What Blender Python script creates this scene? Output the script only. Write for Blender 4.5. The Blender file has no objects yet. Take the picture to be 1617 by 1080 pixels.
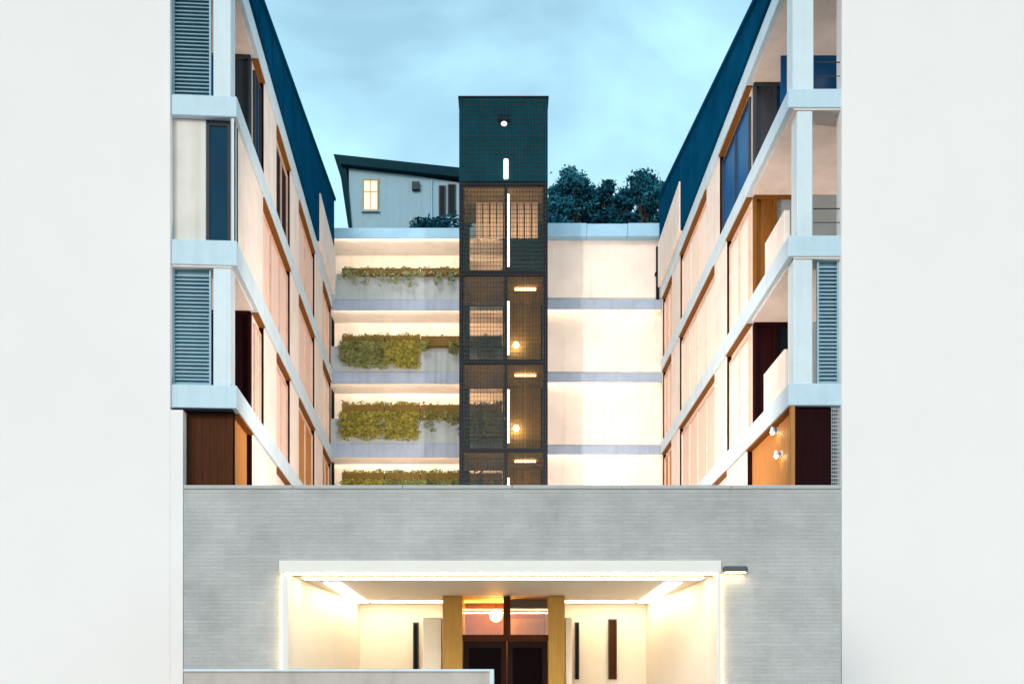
import bpy, bmesh, math, random
from mathutils import Vector, Matrix
random.seed(7)
R = math.radians
scene = bpy.context.scene
C = scene.collection

# ------------------------------------------------------------------ camera
F, U0, V0, W0, H0, EYE = 1500.0, 795.0, 1100.0, 1617.0, 1080.0, 1.6
cam_d = bpy.data.cameras.new('camera')
cam_d.sensor_fit = 'HORIZONTAL'
cam_d.sensor_width = 36.0
cam_d.lens = F / W0 * 36.0
cam_d.shift_x = (W0 / 2 - U0) / W0
cam_d.shift_y = (V0 - H0 / 2) / W0
cam_d.clip_start = 0.1
cam_d.clip_end = 3000
cam = bpy.data.objects.new('camera', cam_d)
C.objects.link(cam)
cam.location = (0, 0, EYE)
cam.rotation_euler = (R(90), 0, 0)
scene.camera = cam

# ------------------------------------------------------------------ sky, sun, exposure
SUN_EL, SUN_ROT = R(24), R(200)          # veiled sun low behind the viewer
world = bpy.data.worlds.new('World')
scene.world = world
world.use_nodes = True
wn, wl = world.node_tree.nodes, world.node_tree.links
wn.clear()
w_out = wn.new('ShaderNodeOutputWorld')
w_bg = wn.new('ShaderNodeBackground')
w_sky = wn.new('ShaderNodeTexSky')
w_sky.sky_type = 'NISHITA'
w_sky.sun_disc = False
w_sky.sun_elevation = SUN_EL
w_sky.sun_rotation = SUN_ROT
w_sky.air_density = 1.0
w_sky.dust_density = 0.6
w_sky.ozone_density = 2.0
w_tc = wn.new('ShaderNodeTexCoord')
w_map = wn.new('ShaderNodeMapping')
w_map.inputs['Scale'].default_value = (1.0, 1.0, 2.2)
w_noise = wn.new('ShaderNodeTexNoise')
w_noise.inputs['Scale'].default_value = 3.2
w_noise.inputs['Detail'].default_value = 4
w_noise.inputs['Roughness'].default_value = 0.55
w_noise.inputs['Distortion'].default_value = 0.4
w_ramp = wn.new('ShaderNodeMapRange')
w_ramp.inputs['From Min'].default_value = 0.32
w_ramp.inputs['From Max'].default_value = 0.68
w_ramp.inputs['To Min'].default_value = 0.40
w_ramp.inputs['To Max'].default_value = 0.95
w_mix = wn.new('ShaderNodeMixRGB')
w_mix.inputs['Color2'].default_value = (4.3, 7.5, 8.5, 1)   # thin high cloud
w_bg.inputs['Strength'].default_value = 0.12
wl.new(w_tc.outputs['Generated'], w_map.inputs['Vector'])
wl.new(w_map.outputs['Vector'], w_noise.inputs['Vector'])
wl.new(w_noise.outputs['Fac'], w_ramp.inputs['Value'])
wl.new(w_ramp.outputs['Result'], w_mix.inputs['Fac'])
wl.new(w_sky.outputs['Color'], w_mix.inputs['Color1'])
wl.new(w_mix.outputs['Color'], w_bg.inputs['Color'])
wl.new(w_bg.outputs['Background'], w_out.inputs['Surface'])

sun_d = bpy.data.lights.new('sun', 'SUN')
sun_d.energy = 1.45
sun_d.angle = R(25)
sun_d.color = (1.0, 0.87, 0.78)
sun = bpy.data.objects.new('sun', sun_d)
C.objects.link(sun)
az = SUN_ROT                              # measured clockwise from +Y
sdir = Vector((math.sin(az) * math.cos(SUN_EL), math.cos(az) * math.cos(SUN_EL), math.sin(SUN_EL)))
sun.rotation_euler = (-sdir).to_track_quat('-Z', 'Y').to_euler()
sun.location = sdir * 60

scene.view_settings.view_transform = 'Standard'
scene.view_settings.look = 'None'
scene.view_settings.exposure = 0.46
scene.view_settings.gamma = 1.0
scene.view_settings.use_curve_mapping = False
scene.render.engine = 'CYCLES'
scene.cycles.use_denoising = True
scene.cycles.max_bounces = 8
scene.cycles.transparent_max_bounces = 12

# ------------------------------------------------------------------ materials
M = {}
def mat(name, col, rough=0.7, metal=0.0, var=0.0, vscale=3.0, bump=0.0, bscale=40.0, spec=0.4, stretch=(1, 1, 1), dirt=0.0):
    m = bpy.data.materials.new(name)
    m.use_nodes = True
    n, l = m.node_tree.nodes, m.node_tree.links
    b = n['Principled BSDF']
    b.inputs['Base Color'].default_value = (*col, 1)
    b.inputs['Roughness'].default_value = rough
    b.inputs['Metallic'].default_value = metal
    b.inputs['Specular IOR Level'].default_value = spec
    tc = n.new('ShaderNodeTexCoord')
    mp = n.new('ShaderNodeMapping')
    mp.inputs['Scale'].default_value = stretch
    l.new(tc.outputs['Object'], mp.inputs['Vector'])
    last = None
    if var > 0:
        no = n.new('ShaderNodeTexNoise')
        no.inputs['Scale'].default_value = vscale
        no.inputs['Detail'].default_value = 8
        no.inputs['Roughness'].default_value = 0.65
        l.new(mp.outputs['Vector'], no.inputs['Vector'])
        mr = n.new('ShaderNodeMapRange')
        mr.inputs['From Min'].default_value = 0.3
        mr.inputs['From Max'].default_value = 0.7
        mr.inputs['To Min'].default_value = 1 - var
        mr.inputs['To Max'].default_value = 1 + var
        l.new(no.outputs['Fac'], mr.inputs['Value'])
        mx = n.new('ShaderNodeVectorMath')
        mx.operation = 'SCALE'
        mx.inputs[0].default_value = col
        l.new(mr.outputs['Result'], mx.inputs['Scale'])
        last = mx.outputs['Vector']
    if dirt > 0:
        # rain streaks: noise drawn out vertically
        mp2 = n.new('ShaderNodeMapping')
        mp2.inputs['Scale'].default_value = (5.0, 5.0, 0.25)
        l.new(tc.outputs['Object'], mp2.inputs['Vector'])
        n2 = n.new('ShaderNodeTexNoise')
        n2.inputs['Scale'].default_value = 1.0
        n2.inputs['Detail'].default_value = 6
        l.new(mp2.outputs['Vector'], n2.inputs['Vector'])
        mr2 = n.new('ShaderNodeMapRange')
        mr2.inputs['From Min'].default_value = 0.5
        mr2.inputs['From Max'].default_value = 0.75
        mr2.inputs['To Min'].default_value = 1.0
        mr2.inputs['To Max'].default_value = 1 - dirt
        l.new(n2.outputs['Fac'], mr2.inputs['Value'])
        mx2 = n.new('ShaderNodeVectorMath')
        mx2.operation = 'SCALE'
        if last: l.new(last, mx2.inputs[0])
        else: mx2.inputs[0].default_value = col
        l.new(mr2.outputs['Result'], mx2.inputs['Scale'])
        last = mx2.outputs['Vector']
    if last: l.new(last, b.inputs['Base Color'])
    if bump > 0:
        nb = n.new('ShaderNodeTexNoise')
        nb.inputs['Scale'].default_value = bscale
        nb.inputs['Detail'].default_value = 5
        l.new(mp.outputs['Vector'], nb.inputs['Vector'])
        bp = n.new('ShaderNodeBump')
        bp.inputs['Strength'].default_value = bump
        bp.inputs['Distance'].default_value = 0.02
        l.new(nb.outputs['Fac'], bp.inputs['Height'])
        l.new(bp.outputs['Normal'], b.inputs['Normal'])
    M[name] = m
    return m

def emit(name, col, strength):
    m = bpy.data.materials.new(name)
    m.use_nodes = True
    n, l = m.node_tree.nodes, m.node_tree.links
    b = n['Principled BSDF']
    b.inputs['Base Color'].default_value = (*col, 1)
    b.inputs['Emission Color'].default_value = (*col, 1)
    b.inputs['Emission Strength'].default_value = strength
    M[name] = m
    return m

def glass(name, tint, gloss=0.15, rough=0.03, gcol=(0.9, 0.95, 1.0)):
    m = bpy.data.materials.new(name)
    m.use_nodes = True
    n, l = m.node_tree.nodes, m.node_tree.links
    n.clear()
    o = n.new('ShaderNodeOutputMaterial')
    t = n.new('ShaderNodeBsdfTransparent')
    t.inputs['Color'].default_value = (*tint, 1)
    g = n.new('ShaderNodeBsdfGlossy')
    g.inputs['Color'].default_value = (*gcol, 1)
    g.inputs['Roughness'].default_value = rough
    # slight waviness of the panes
    no = n.new('ShaderNodeTexNoise'); no.inputs['Scale'].default_value = 1.3
    bp = n.new('ShaderNodeBump'); bp.inputs['Strength'].default_value = 0.06
    l.new(no.outputs['Fac'], bp.inputs['Height']); l.new(bp.outputs['Normal'], g.inputs['Normal'])
    mx = n.new('ShaderNodeMixShader')
    mx.inputs['Fac'].default_value = gloss
    l.new(t.outputs[0], mx.inputs[1]); l.new(g.outputs[0], mx.inputs[2]); l.new(mx.outputs[0], o.inputs['Surface'])
    M[name] = m
    return m

WARM = (1.0, 0.74, 0.46)
mat('paint_white', (0.62, 0.69, 0.73), 0.6, var=0.05, vscale=1.5, bump=0.10, bscale=60, dirt=0.10)
mat('paint_band', (0.50, 0.62, 0.70), 0.6, var=0.05, vscale=2.0, bump=0.10, bscale=60, dirt=0.10)
mat('render_white', (0.84, 0.765, 0.74), 0.85, var=0.012, vscale=0.7, bump=0.15, bscale=120)
mat('render_cream', (0.74, 0.64, 0.575), 0.8, var=0.10, vscale=1.3, bump=0.2, bscale=70, dirt=0.10)
mat('render_pale', (0.71, 0.64, 0.575), 0.8, var=0.10, vscale=0.9, bump=0.25, bscale=50, dirt=0.12)
mat('ledge_grey', (0.27, 0.34, 0.45), 0.8, var=0.10, vscale=2.0, bump=0.2, bscale=40, dirt=0.2)
mat('parapet_grey', (0.31, 0.37, 0.40), 0.75, var=0.10, vscale=2.0, bump=0.2, bscale=40, dirt=0.2)
mat('coping_blue', (0.26, 0.46, 0.62), 0.7, var=0.08, vscale=2.0, bump=0.15)
mat('roof_metal', (0.0015, 0.050, 0.115), 0.8, 0.0, var=0.22, vscale=1.2, spec=0.0)
mat('teal_metal', (0.0012, 0.034, 0.054), 0.75, 0.0, var=0.22, vscale=1.5, spec=0.02)
mat('dark_steel', (0.010, 0.011, 0.018), 0.6, 0.0, var=0.1, spec=0.05)
mat('mesh_teal', (0.024, 0.032, 0.026), 0.6, var=0.1, spec=0.05)
mat('bronze_panel', (0.20, 0.155, 0.075), 0.6, 0.0, var=0.25, vscale=2.0, bump=0.1, spec=0.08)
mat('wood_dark', (0.065, 0.020, 0.007), 0.6, spec=0.06, var=0.25, vscale=4, stretch=(6, 6, 0.5), bump=0.15, bscale=20)
mat('wood_maroon', (0.016, 0.003, 0.004), 0.6, spec=0.04, var=0.25, vscale=4, stretch=(6, 6, 0.5), bump=0.1, bscale=20)
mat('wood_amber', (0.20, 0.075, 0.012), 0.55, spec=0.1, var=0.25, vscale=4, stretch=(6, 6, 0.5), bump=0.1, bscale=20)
mat('wood_orange', (0.44, 0.19, 0.055), 0.55, spec=0.1, var=0.18, vscale=4, stretch=(6, 6, 0.5), bump=0.12, bscale=20)
mat('louvre_teal', (0.29, 0.44, 0.52), 0.5, var=0.08, vscale=3)
mat('frame_grey', (0.045, 0.05, 0.06), 0.55, var=0.1, spec=0.1)
mat('trough_rust', (0.13, 0.080, 0.010), 0.8, var=0.35, vscale=2.5, bump=0.2)
mat('soil', (0.03, 0.02, 0.012), 0.95, var=0.3)
mat('leaf_olive', (0.24, 0.22, 0.045), 0.75, var=0.5, vscale=4.0, spec=0.1)
mat('leaf_moss', (0.17, 0.19, 0.07), 0.75, var=0.5, vscale=4.0, spec=0.1)
mat('leaf_pale', (0.22, 0.25, 0.13), 0.6, var=0.4, vscale=6.0)
mat('leaf_dusk', (0.026, 0.140, 0.190), 0.9, var=0.45, vscale=1.5, spec=0.0)
mat('leaf_dark', (0.014, 0.085, 0.125), 0.9, var=0.45, vscale=1.5, spec=0.0)
mat('bark', (0.04, 0.035, 0.03), 0.9, var=0.3, bump=0.4, bscale=30)
mat('house_wall', (0.27, 0.39, 0.46), 0.8, var=0.06, vscale=1.2, bump=0.2, bscale=50, dirt=0.12)
mat('house_roof', (0.004, 0.026, 0.038), 0.7, var=0.2, spec=0.05)
mat('asphalt', (0.05, 0.05, 0.052), 0.9, var=0.2, vscale=8, bump=0.4, bscale=120)
mat('paving', (0.28, 0.27, 0.25), 0.85, var=0.12, vscale=4, bump=0.3, bscale=60)
mat('kerb', (0.34, 0.34, 0.33), 0.85, var=0.1, vscale=4, bump=0.3, bscale=60)
mat('hill_grass', (0.035, 0.065, 0.035), 0.95, var=0.4, vscale=1.5, bump=0.6, bscale=8)
mat('roof_felt', (0.09, 0.09, 0.10), 0.9, var=0.15, vscale=3)
mat('portal_white', (0.78, 0.72, 0.66), 0.65, var=0.03, vscale=1.5, bump=0.08, bscale=60)
mat('gold_jamb', (0.40, 0.22, 0.035), 0.5, var=0.15, vscale=4, stretch=(6, 6, .5))
mat('door_dark', (0.016, 0.005, 0.005), 0.5, spec=0.08, var=0.25, vscale=4, stretch=(6, 6, 0.5))
mat('frame_brown', (0.60, 0.42, 0.33), 0.6, var=0.15, spec=0.1)
mat('curtain_rose', (0.70, 0.50, 0.42), 0.9, var=0.14, vscale=3, stretch=(9, 9, 0.2))
mat('curtain', (0.80, 0.68, 0.60), 0.9, var=0.10, vscale=3, stretch=(9, 9, 0.2))
mat('coping_pale', (0.44, 0.43, 0.42), 0.8, var=0.08, bump=0.2)
mat('low_wall', (0.52, 0.44, 0.39), 0.85, var=0.12, vscale=3, bump=0.3, bscale=60, dirt=0.15)
glass('glass_tower', (0.86, 0.76, 0.66), 0.03, gcol=(0.7, 0.8, 0.85))
glass('glass_teal', (0.10, 0.24, 0.26), 0.10, gcol=(0.6, 0.8, 0.85))
glass('glass_brown', (0.80, 0.70, 0.54), 0.025, gcol=(0.7, 0.75, 0.8))
glass('glass_clear', (0.80, 0.86, 0.88), 0.12)
glass('glass_amber', (0.85, 0.60, 0.25), 0.10)
def pane_mat(name, col, rough=0.08, spec=0.8):
    return mat(name, col, rough, spec=spec, var=0.1, vscale=1.0)
pane_mat('pane_blue', (0.006, 0.075, 0.22), 0.3, 0.08)
pane_mat('pane_dark', (0.004, 0.010, 0.014), 0.3, 0.06)
pane_mat('pane_teal', (0.003, 0.040, 0.075), 0.3, 0.02)
pane_mat('door_glass', (0.005, 0.0012, 0.002), 0.3, 0.03)
emit('led_warm', WARM, 26.0)
emit('led_gallery', (1.0, 0.80, 0.58), 75.0)
emit('led_soft', WARM, 14.0)
emit('led_portal', (1.0, 0.84, 0.60), 22.0)
emit('led_panel', (1.0, 0.84, 0.56), 9.0)
emit('led_halo', (1.0, 0.84, 0.48), 16.0)
emit('lamp_tube', (1.0, 0.88, 0.72), 6.0)
emit('lamp_globe', (1.0, 0.80, 0.55), 60.0)
emit('lamp_small', (1.0, 0.86, 0.80), 0.7)
emit('lit_pane', (1.0, 0.72, 0.50), 0.34)
emit('lit_pane_soft', (1.0, 0.72, 0.48), 0.75)

def brick_wall_mat(name, col, col2, mortar):
    """thin long-format grey brick, courses of about 5 cm"""
    m = bpy.data.materials.new(name)
    m.use_nodes = True
    n, l = m.node_tree.nodes, m.node_tree.links
    b = n['Principled BSDF']
    b.inputs['Roughness'].default_value = 0.85
    tc = n.new('ShaderNodeTexCoord')
    sx = n.new('ShaderNodeSeparateXYZ'); cx = n.new('ShaderNodeCombineXYZ')
    l.new(tc.outputs['Object'], sx.inputs[0])
    l.new(sx.outputs['X'], cx.inputs['X']); l.new(sx.outputs['Z'], cx.inputs['Y'])
    br = n.new('ShaderNodeTexBrick')
    br.inputs['Scale'].default_value = 1.0
    br.inputs['Brick Width'].default_value = 0.36
    br.inputs['Row Height'].default_value = 0.052
    br.inputs['Mortar Size'].default_value = 0.005
    br.inputs['Mortar Smooth'].default_value = 0.3
    br.inputs['Color1'].default_value = (*col, 1)
    br.inputs['Color2'].default_value = (*col2, 1)
    br.inputs['Mortar'].default_value = (*mortar, 1)
    l.new(cx.outputs[0], br.inputs['Vector'])
    no = n.new('ShaderNodeTexNoise')
    no.inputs['Scale'].default_value = 1.1; no.inputs['Detail'].default_value = 8; no.inputs['Roughness'].default_value = 0.7
    l.new(tc.outputs['Object'], no.inputs['Vector'])
    mr = n.new('ShaderNodeMapRange')
    mr.inputs['From Min'].default_value = 0.3; mr.inputs['From Max'].default_value = 0.7
    mr.inputs['To Min'].default_value = 0.80; mr.inputs['To Max'].default_value = 1.18
    l.new(no.outputs['Fac'], mr.inputs['Value'])
    vm = n.new('ShaderNodeVectorMath'); vm.operation = 'SCALE'
    l.new(br.outputs['Color'], vm.inputs[0]); l.new(mr.outputs['Result'], vm.inputs['Scale'])
    l.new(vm.outputs['Vector'], b.inputs['Base Color'])
    nf = n.new('ShaderNodeTexNoise'); nf.inputs['Scale'].default_value = 60; nf.inputs['Detail'].default_value = 4
    l.new(tc.outputs['Object'], nf.inputs['Vector'])
    ad = n.new('ShaderNodeMath'); ad.operation = 'MULTIPLY_ADD'
    ad.inputs[1].default_value = -1.0
    l.new(br.outputs['Fac'], ad.inputs[0]); l.new(nf.outputs['Fac'], ad.inputs[2])
    bp = n.new('ShaderNodeBump'); bp.inputs['Strength'].default_value = 0.35; bp.inputs['Distance'].default_value = 0.012
    l.new(ad.outputs[0], bp.inputs['Height']); l.new(bp.outputs['Normal'], b.inputs['Normal'])
    M[name] = m
brick_wall_mat('brick_grey', (0.445, 0.425, 0.41), (0.41, 0.392, 0.38), (0.38, 0.365, 0.355))

# ------------------------------------------------------------------ helpers
class MB:
    def __init__(self, P=None):
        self.v, self.f, self.P = [], [], P or (lambda a, b, c: (a, b, c))
    def hexa(self, pts):
        i = len(self.v)
        self.v += [self.P(*p) for p in pts]
        self.f += [(i, i+3, i+2, i+1), (i+4, i+5, i+6, i+7), (i, i+1, i+5, i+4), (i+1, i+2, i+6, i+5), (i+2, i+3, i+7, i+6), (i+3, i, i+4, i+7)]
        return self
    def box(self, a0, a1, b0, b1, c0, c1):
        return self.hexa([(a0, b0, c0), (a1, b0, c0), (a1, b1, c0), (a0, b1, c0), (a0, b0, c1), (a1, b0, c1), (a1, b1, c1), (a0, b1, c1)])
    def tube(self, p0, p1, r0, r1=None, n=8):
        r1 = r0 if r1 is None else r1
        p0, p1 = Vector(p0), Vector(p1)
        d = (p1 - p0).normalized()
        a = d.orthogonal().normalized(); b = d.cross(a)
        i = len(self.v)
        for p, r in ((p0, r0), (p1, r1)):
            for k in range(n):
                t = 2 * math.pi * k / n
                q = p + a * math.cos(t) * r + b * math.sin(t) * r
                self.v.append(self.P(*q))
        for k in range(n):
            self.f.append((i+k, i+(k+1) % n, i+n+(k+1) % n, i+n+k))
        self.f.append(tuple(i+k for k in reversed(range(n))))
        self.f.append(tuple(i+n+k for k in range(n)))
        return self
    def ball(self, c, r, n=10, m=6, sq=1.0):
        i = len(self.v)
        for j in range(m + 1):
            ph = math.pi * j / m
            for k in range(n):
                t = 2 * math.pi * k / n
                self.v.append(self.P(c[0] + r*math.sin(ph)*math.cos(t), c[1] + r*math.sin(ph)*math.sin(t), c[2] + sq*r*math.cos(ph)))
        for j in range(m):
            for k in range(n):
                self.f.append((i+j*n+k, i+(j+1)*n+k, i+(j+1)*n+(k+1) % n, i+j*n+(k+1) % n))
        return self
    def quad(self, a, b, c, d):
        i = len(self.v)
        self.v += [self.P(*p) for p in (a, b, c, d)]
        self.f.append((i, i+1, i+2, i+3))
        return self
    def build(self, name, m, parent=None, bevel=0.0, kind=None, label=None, fix=True):
        me = bpy.data.meshes.new(name)
        me.from_pydata([tuple(p) for p in self.v], [], self.f)
        if fix:
            bm = bmesh.new(); bm.from_mesh(me)
            if bevel > 0:
                bmesh.ops.recalc_face_normals(bm, faces=bm.faces)
                bmesh.ops.bevel(bm, geom=list(bm.edges), offset=bevel, segments=1, affect='EDGES', clamp_overlap=True)
            bmesh.ops.recalc_face_normals(bm, faces=bm.faces)
            bm.to_mesh(me); bm.free()
        me.materials.append(M[m] if isinstance(m, str) else m)
        o = bpy.data.objects.new(name, me)
        C.objects.link(o)
        if parent is not None: o.parent = parent
        if kind: o['kind'] = kind
        if label: o['label'] = label
        return o

def tag(o, label, cat, group=None):
    o['label'] = label; o['category'] = cat
    if group: o['group'] = group
    return o
def thing(name, label, cat, loc=(0, 0, 0), rotz=0, group=None):
    o = bpy.data.objects.new(name, None)
    C.objects.link(o)
    o.location = loc; o.rotation_euler = (0, 0, rotz)
    o.empty_display_size = 0.3
    return tag(o, label, cat, group)
def UX(u, d): return (u - U0) / F * d          # a photo column at distance d -> X
def VZ(v, d): return EYE + (V0 - v) / F * d    # a photo row at distance d -> Z

# ------------------------------------------------------------------ ground, street, hill
D0 = 12.93       # entrance wall
DW = 18.52       # front of the wings
DB = 34.5        # back of the court
o = MB().quad((-400, -400, -0.02), (400, -400, -0.02), (400, 400, -0.02), (-400, 400, -0.02)).build('ground', 'hill_grass'); o['kind'] = 'structure'
o = MB().quad((-60, -6, 0.0), (60, -6, 0.0), (60, 6.5, 0.0), (-60, 6.5, 0.0)).build('road', 'asphalt'); o['kind'] = 'structure'
o = MB().box(-60, 60, 6.5, 18.3, -0.1, 0.12).build('pavement', 'paving'); o['kind'] = 'structure'
k = MB().box(-60, 60, 6.35, 6.5, -0.1, 0.125).build('kerb_edge', 'kerb', o)
o = MB().box(-7, 6.5, 18.3, 34.4, -0.1, 0.10).build('courtyard_floor', 'paving'); o['kind'] = 'structure'
# hillside behind the court: a terrain sheet from the back wall upwards
def hill_z(x, y):
    t = max(0.0, y - 36.0)
    return 18.1 + 0.42 * min(t, 5) + 0.10 * max(0, t - 5) - 0.0009 * max(0, t - 40) ** 2 + 0.25 * math.sin(x * 0.31 + y * 0.2) + 0.02 * abs(x) * (0.2 if abs(x) > 10 else 0)
hv, hf = [], []
xs = [-70 + 3.5 * i for i in range(41)]; ys = [36.0] + [37.5 + 2.5 * j for j in range(30)]
for y in ys:
    for x in xs: hv.append((x, y, hill_z(x, y)))
nx = len(xs)
for j in range(len(ys) - 1):
    for i in range(nx - 1): hf.append((j*nx+i, j*nx+i+1, (j+1)*nx+i+1, (j+1)*nx+i))
b = MB(); b.v, b.f = hv, hf
o = b.build('hillside', 'hill_grass'); o['kind'] = 'structure'

# ------------------------------------------------------------------ the two wings
def louvre(P, parent, t0, t1, z0, z1, s=0.10):
    fr = MB(P)
    w = 0.035
    fr.box(s, s+0.05, t0, t0+w, z0, z1).box(s, s+0.05, t1-w, t1, z0, z1)
    fr.box(s, s+0.05, t0+w, t1-w, z0, z0+w).box(s, s+0.05, t0+w, t1-w, z1-w, z1)
    f = fr.build('louvre_shutter', 'louvre_teal', parent)
    sl = MB(P)
    n = int((z1 - z0 - 0.08) / 0.075)
    for i in range(n):
        z = z0 + 0.05 + i * 0.075
        j = random.uniform(-.004, .004)
        sl.hexa([(s-0.005, t0+w, z-0.018+j), (s+0.005, t0+w, z-0.024+j), (s+0.005, t1-w, z-0.024+j), (s-0.005, t1-w, z-0.018+j),
                 (s+0.050, t0+w, z+0.040+j), (s+0.060, t0+w, z+0.034+j), (s+0.060, t1-w, z+0.034+j), (s+0.050, t1-w, z+0.040+j)])
    sl.build('slats', 'louvre_teal', f, kind='stuff')
    MB(P).box(s+0.09, s+0.10, t0+0.01, t1-0.01, z0+0.01, z1-0.01).build('backing', 'louvre_teal', f)

def window(P, parent, s0, s1, t, z0, z1, pm, name='window', n=2, fm='paint_white'):
    w = 0.045
    fr = MB(P)
    fr.box(s0, s0+w, t, t+.08, z0, z1).box(s1-w, s1, t, t+.08, z0, z1)
    fr.box(s0+w, s1-w, t, t+.08, z0, z0+w).box(s0+w, s1-w, t, t+.08, z1-w, z1)
    step = (s1 - s0) / n
    for i in range(1, n): fr.box(s0+i*step-.02, s0+i*step+.02, t+.005, t+.075, z0+w, z1-w)
    f = fr.build(name, fm, parent)
    for i in range(n):
        a, c = s0+i*step+(.05 if i == 0 else .02), s0+(i+1)*step-(.05 if i == n-1 else .02)
        MB(P).box(a, c, t+.045, t+.055, z0+w, z1-w).build('pane', pm, f)
    return f

def wing(name, label, org, ds, dt, L, Z, sc, tc, piers, cfg):
    ds, dt = Vector(ds).normalized(), Vector(dt).normalized()
    root = thing(name, label, 'building', (org[0], org[1], 0))
    def P(s, t, z):
        q = ds * s + dt * t
        return (q.x, q.y, z)
    T = 7.5
    NL = len(Z)
    # floor slabs with their projecting bands
    for i, (zb, zt) in enumerate(Z):
        MB(P).box(0, L, -0.06, T, zb, zt).build('floor_slab', 'paint_band' , root, bevel=0.012)
    # solid rendered end bay, storey by storey with open joints
    zz = [0.0] + [z[1] for z in Z]
    MB(P).box(-0.05, 0.25, tc, T+0.3, 0.0, zz[-1] + 1.6).build('end_bay_wall', 'render_white', root, bevel=0.006)
    if cfg.get('foot'): MB(P).box(-0.047, 0.25, tc - cfg['foot'], tc-0.001, 0.0, Z[0][0] - 0.06).build('foot_pier', 'render_white', root)
    MB(P).box(0.252, L-0.04, 2.4, T+0.27, 0.0, zz[-1] - 0.02).build('wall_body', 'render_white', root)
    # court side
    for i in range(NL):
        z0 = 0.0 if i == 0 else Z[i-1][1]
        z1 = Z[i][0]
        s_start = cfg['start'][i]
        segs, p = [], s_start
        for (a, c) in piers[i]:
            if a > p: segs.append((p, a, 'recess'))
            segs.append((a, c, 'pier')); p = c
        if p < L: segs.append((p, L, 'recess'))
        wm = cfg['wall'][i]
        for k, (a, c, kind) in enumerate(segs):
            if kind == 'pier':
                MB(P).box(a, c, 0.0, 0.50, z0, z1).build('pier', 'render_cream', root, bevel=0.01)
            else:
                MB(P).box(a, c, 0.11, 0.50, z0, z1).build('recess_wall', wm if k == 0 else 'render_cream', root)
                MB(P).box(c-0.035, c-0.002, 0.004, 0.109, z0, z1-0.04).build('reveal', 'wood_maroon', root)
                # brown strip standing in for the shade under the band
                MB(P).box(a+0.01, c-0.01, -0.03, 0.105, z1-0.035, z1-0.002).build('shade_strip', 'wood_amber', root)
                pm = cfg['pane'][i][min(k // 2, 2)] if i > 0 else None
                if pm and c - a > 0.7:
                    window(P, root, a+0.10, c-0.06, 0.045, z0+0.06, z1-0.20, pm, n=max(2, int((c-a)/1.1)), fm='frame_brown' if pm != 'pane_blue' else 'frame_grey')
        MB(P).box(L-0.03, L+0.12, 0.0, T, z0, z1).build('end_wall', 'render_cream', root)
    # soft ceilings lining of the front balconies, back walls with doors
    for i in range(1, NL):
        if cfg['cross'][i] is None: continue
        z0, z1 = Z[i-1][1], Z[i][0]
        cm, pm = cfg['cross'][i]
        MB(P).box(0.02, sc, 0.05, 2.39, z1-0.035, z1-0.004).build('soffit', 'render_cream', root)
        d = MB(P)
        d.box(sc, sc+0.15, 0.10, 0.16, z0, z1-0.04).box(sc, sc+0.15, 1.30, 1.38, z0, z1-0.04).box(sc, sc+0.15, 0.16, 1.30, z1-0.12, z1-0.04)
        d.box(sc, sc+0.15, 0.56, 0.62, z0, z1-0.12)
        f = d.build('balcony_door', cm, root)
        MB(P).box(sc+0.05, sc+0.08, 0.16, 0.56, z0, z1-0.12).build('door_leaf', cm, f)
        MB(P).box(sc+0.05, sc+0.07, 0.62, 1.30, z0, z1-0.12).build('pane', pm, f)
        MB(P).tube((sc+0.02, 0.50, z0+0.95), (sc+0.02, 0.50, z0+1.15), 0.012).build('handle', 'frame_grey', f)
        MB(P).box(sc, sc+0.15, 1.38, 2.39, z0, z1-0.04).build('balcony_wall', 'parapet_grey', root)
        MB(P).box(1.2, 1.4, 1.5, 1.7, z1-0.06, z1-0.036).build('ceiling_light', 'led_soft', root)
    # attic: dark metal wedge rising to the back, standing seams
    zb = Z[-1][1]
    r0, r1 = cfg['attic']
    a = MB(P)
    a.hexa([(-0.35, -0.12, zb+0.03), (L, -0.12, zb+0.03), (L, 6.5, zb+0.03), (-0.35, 6.5, zb+0.03),
            (-0.35, -0.12, zb+r0), (L, -0.12, zb+r1), (L, 6.5, zb+r1), (-0.35, 6.5, zb+r0)])
    rf = a.build('roof', 'roof_metal', root)
    s = 0.4
    while s < L - 0.2:
        zt = zb + r0 + (r1 - r0) * (s + 0.35) / (L + 0.35)
        MB(P).box(s, s+0.03, -0.135, -0.119, zb+0.06, zt-0.01).build('standing_seam', 'roof_metal', rf)
        s += 1.5
    MB(P).hexa([(-0.40, -0.18, zb+r0), (L+0.02, -0.18, zb+r1), (L+0.02, 6.6, zb+r1), (-0.40, 6.6, zb+r0),
            (-0.40, -0.18, zb+r0+.09), (L+0.02, -0.18, zb+r1+.09), (L+0.02, 6.6, zb+r1+.09), (-0.40, 6.6, zb+r0+.09)]).build('verge_trim', 'roof_metal', rf)
    MB(P).box(cfg['head'], L+0.05, -0.16, 0.3, zb+0.02, zb+1.55).build('stair_head_wall', 'render_cream', root)
    return root, P

pl = lambda xs: [(a - DW, b - DW) for a, b in xs]
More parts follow.
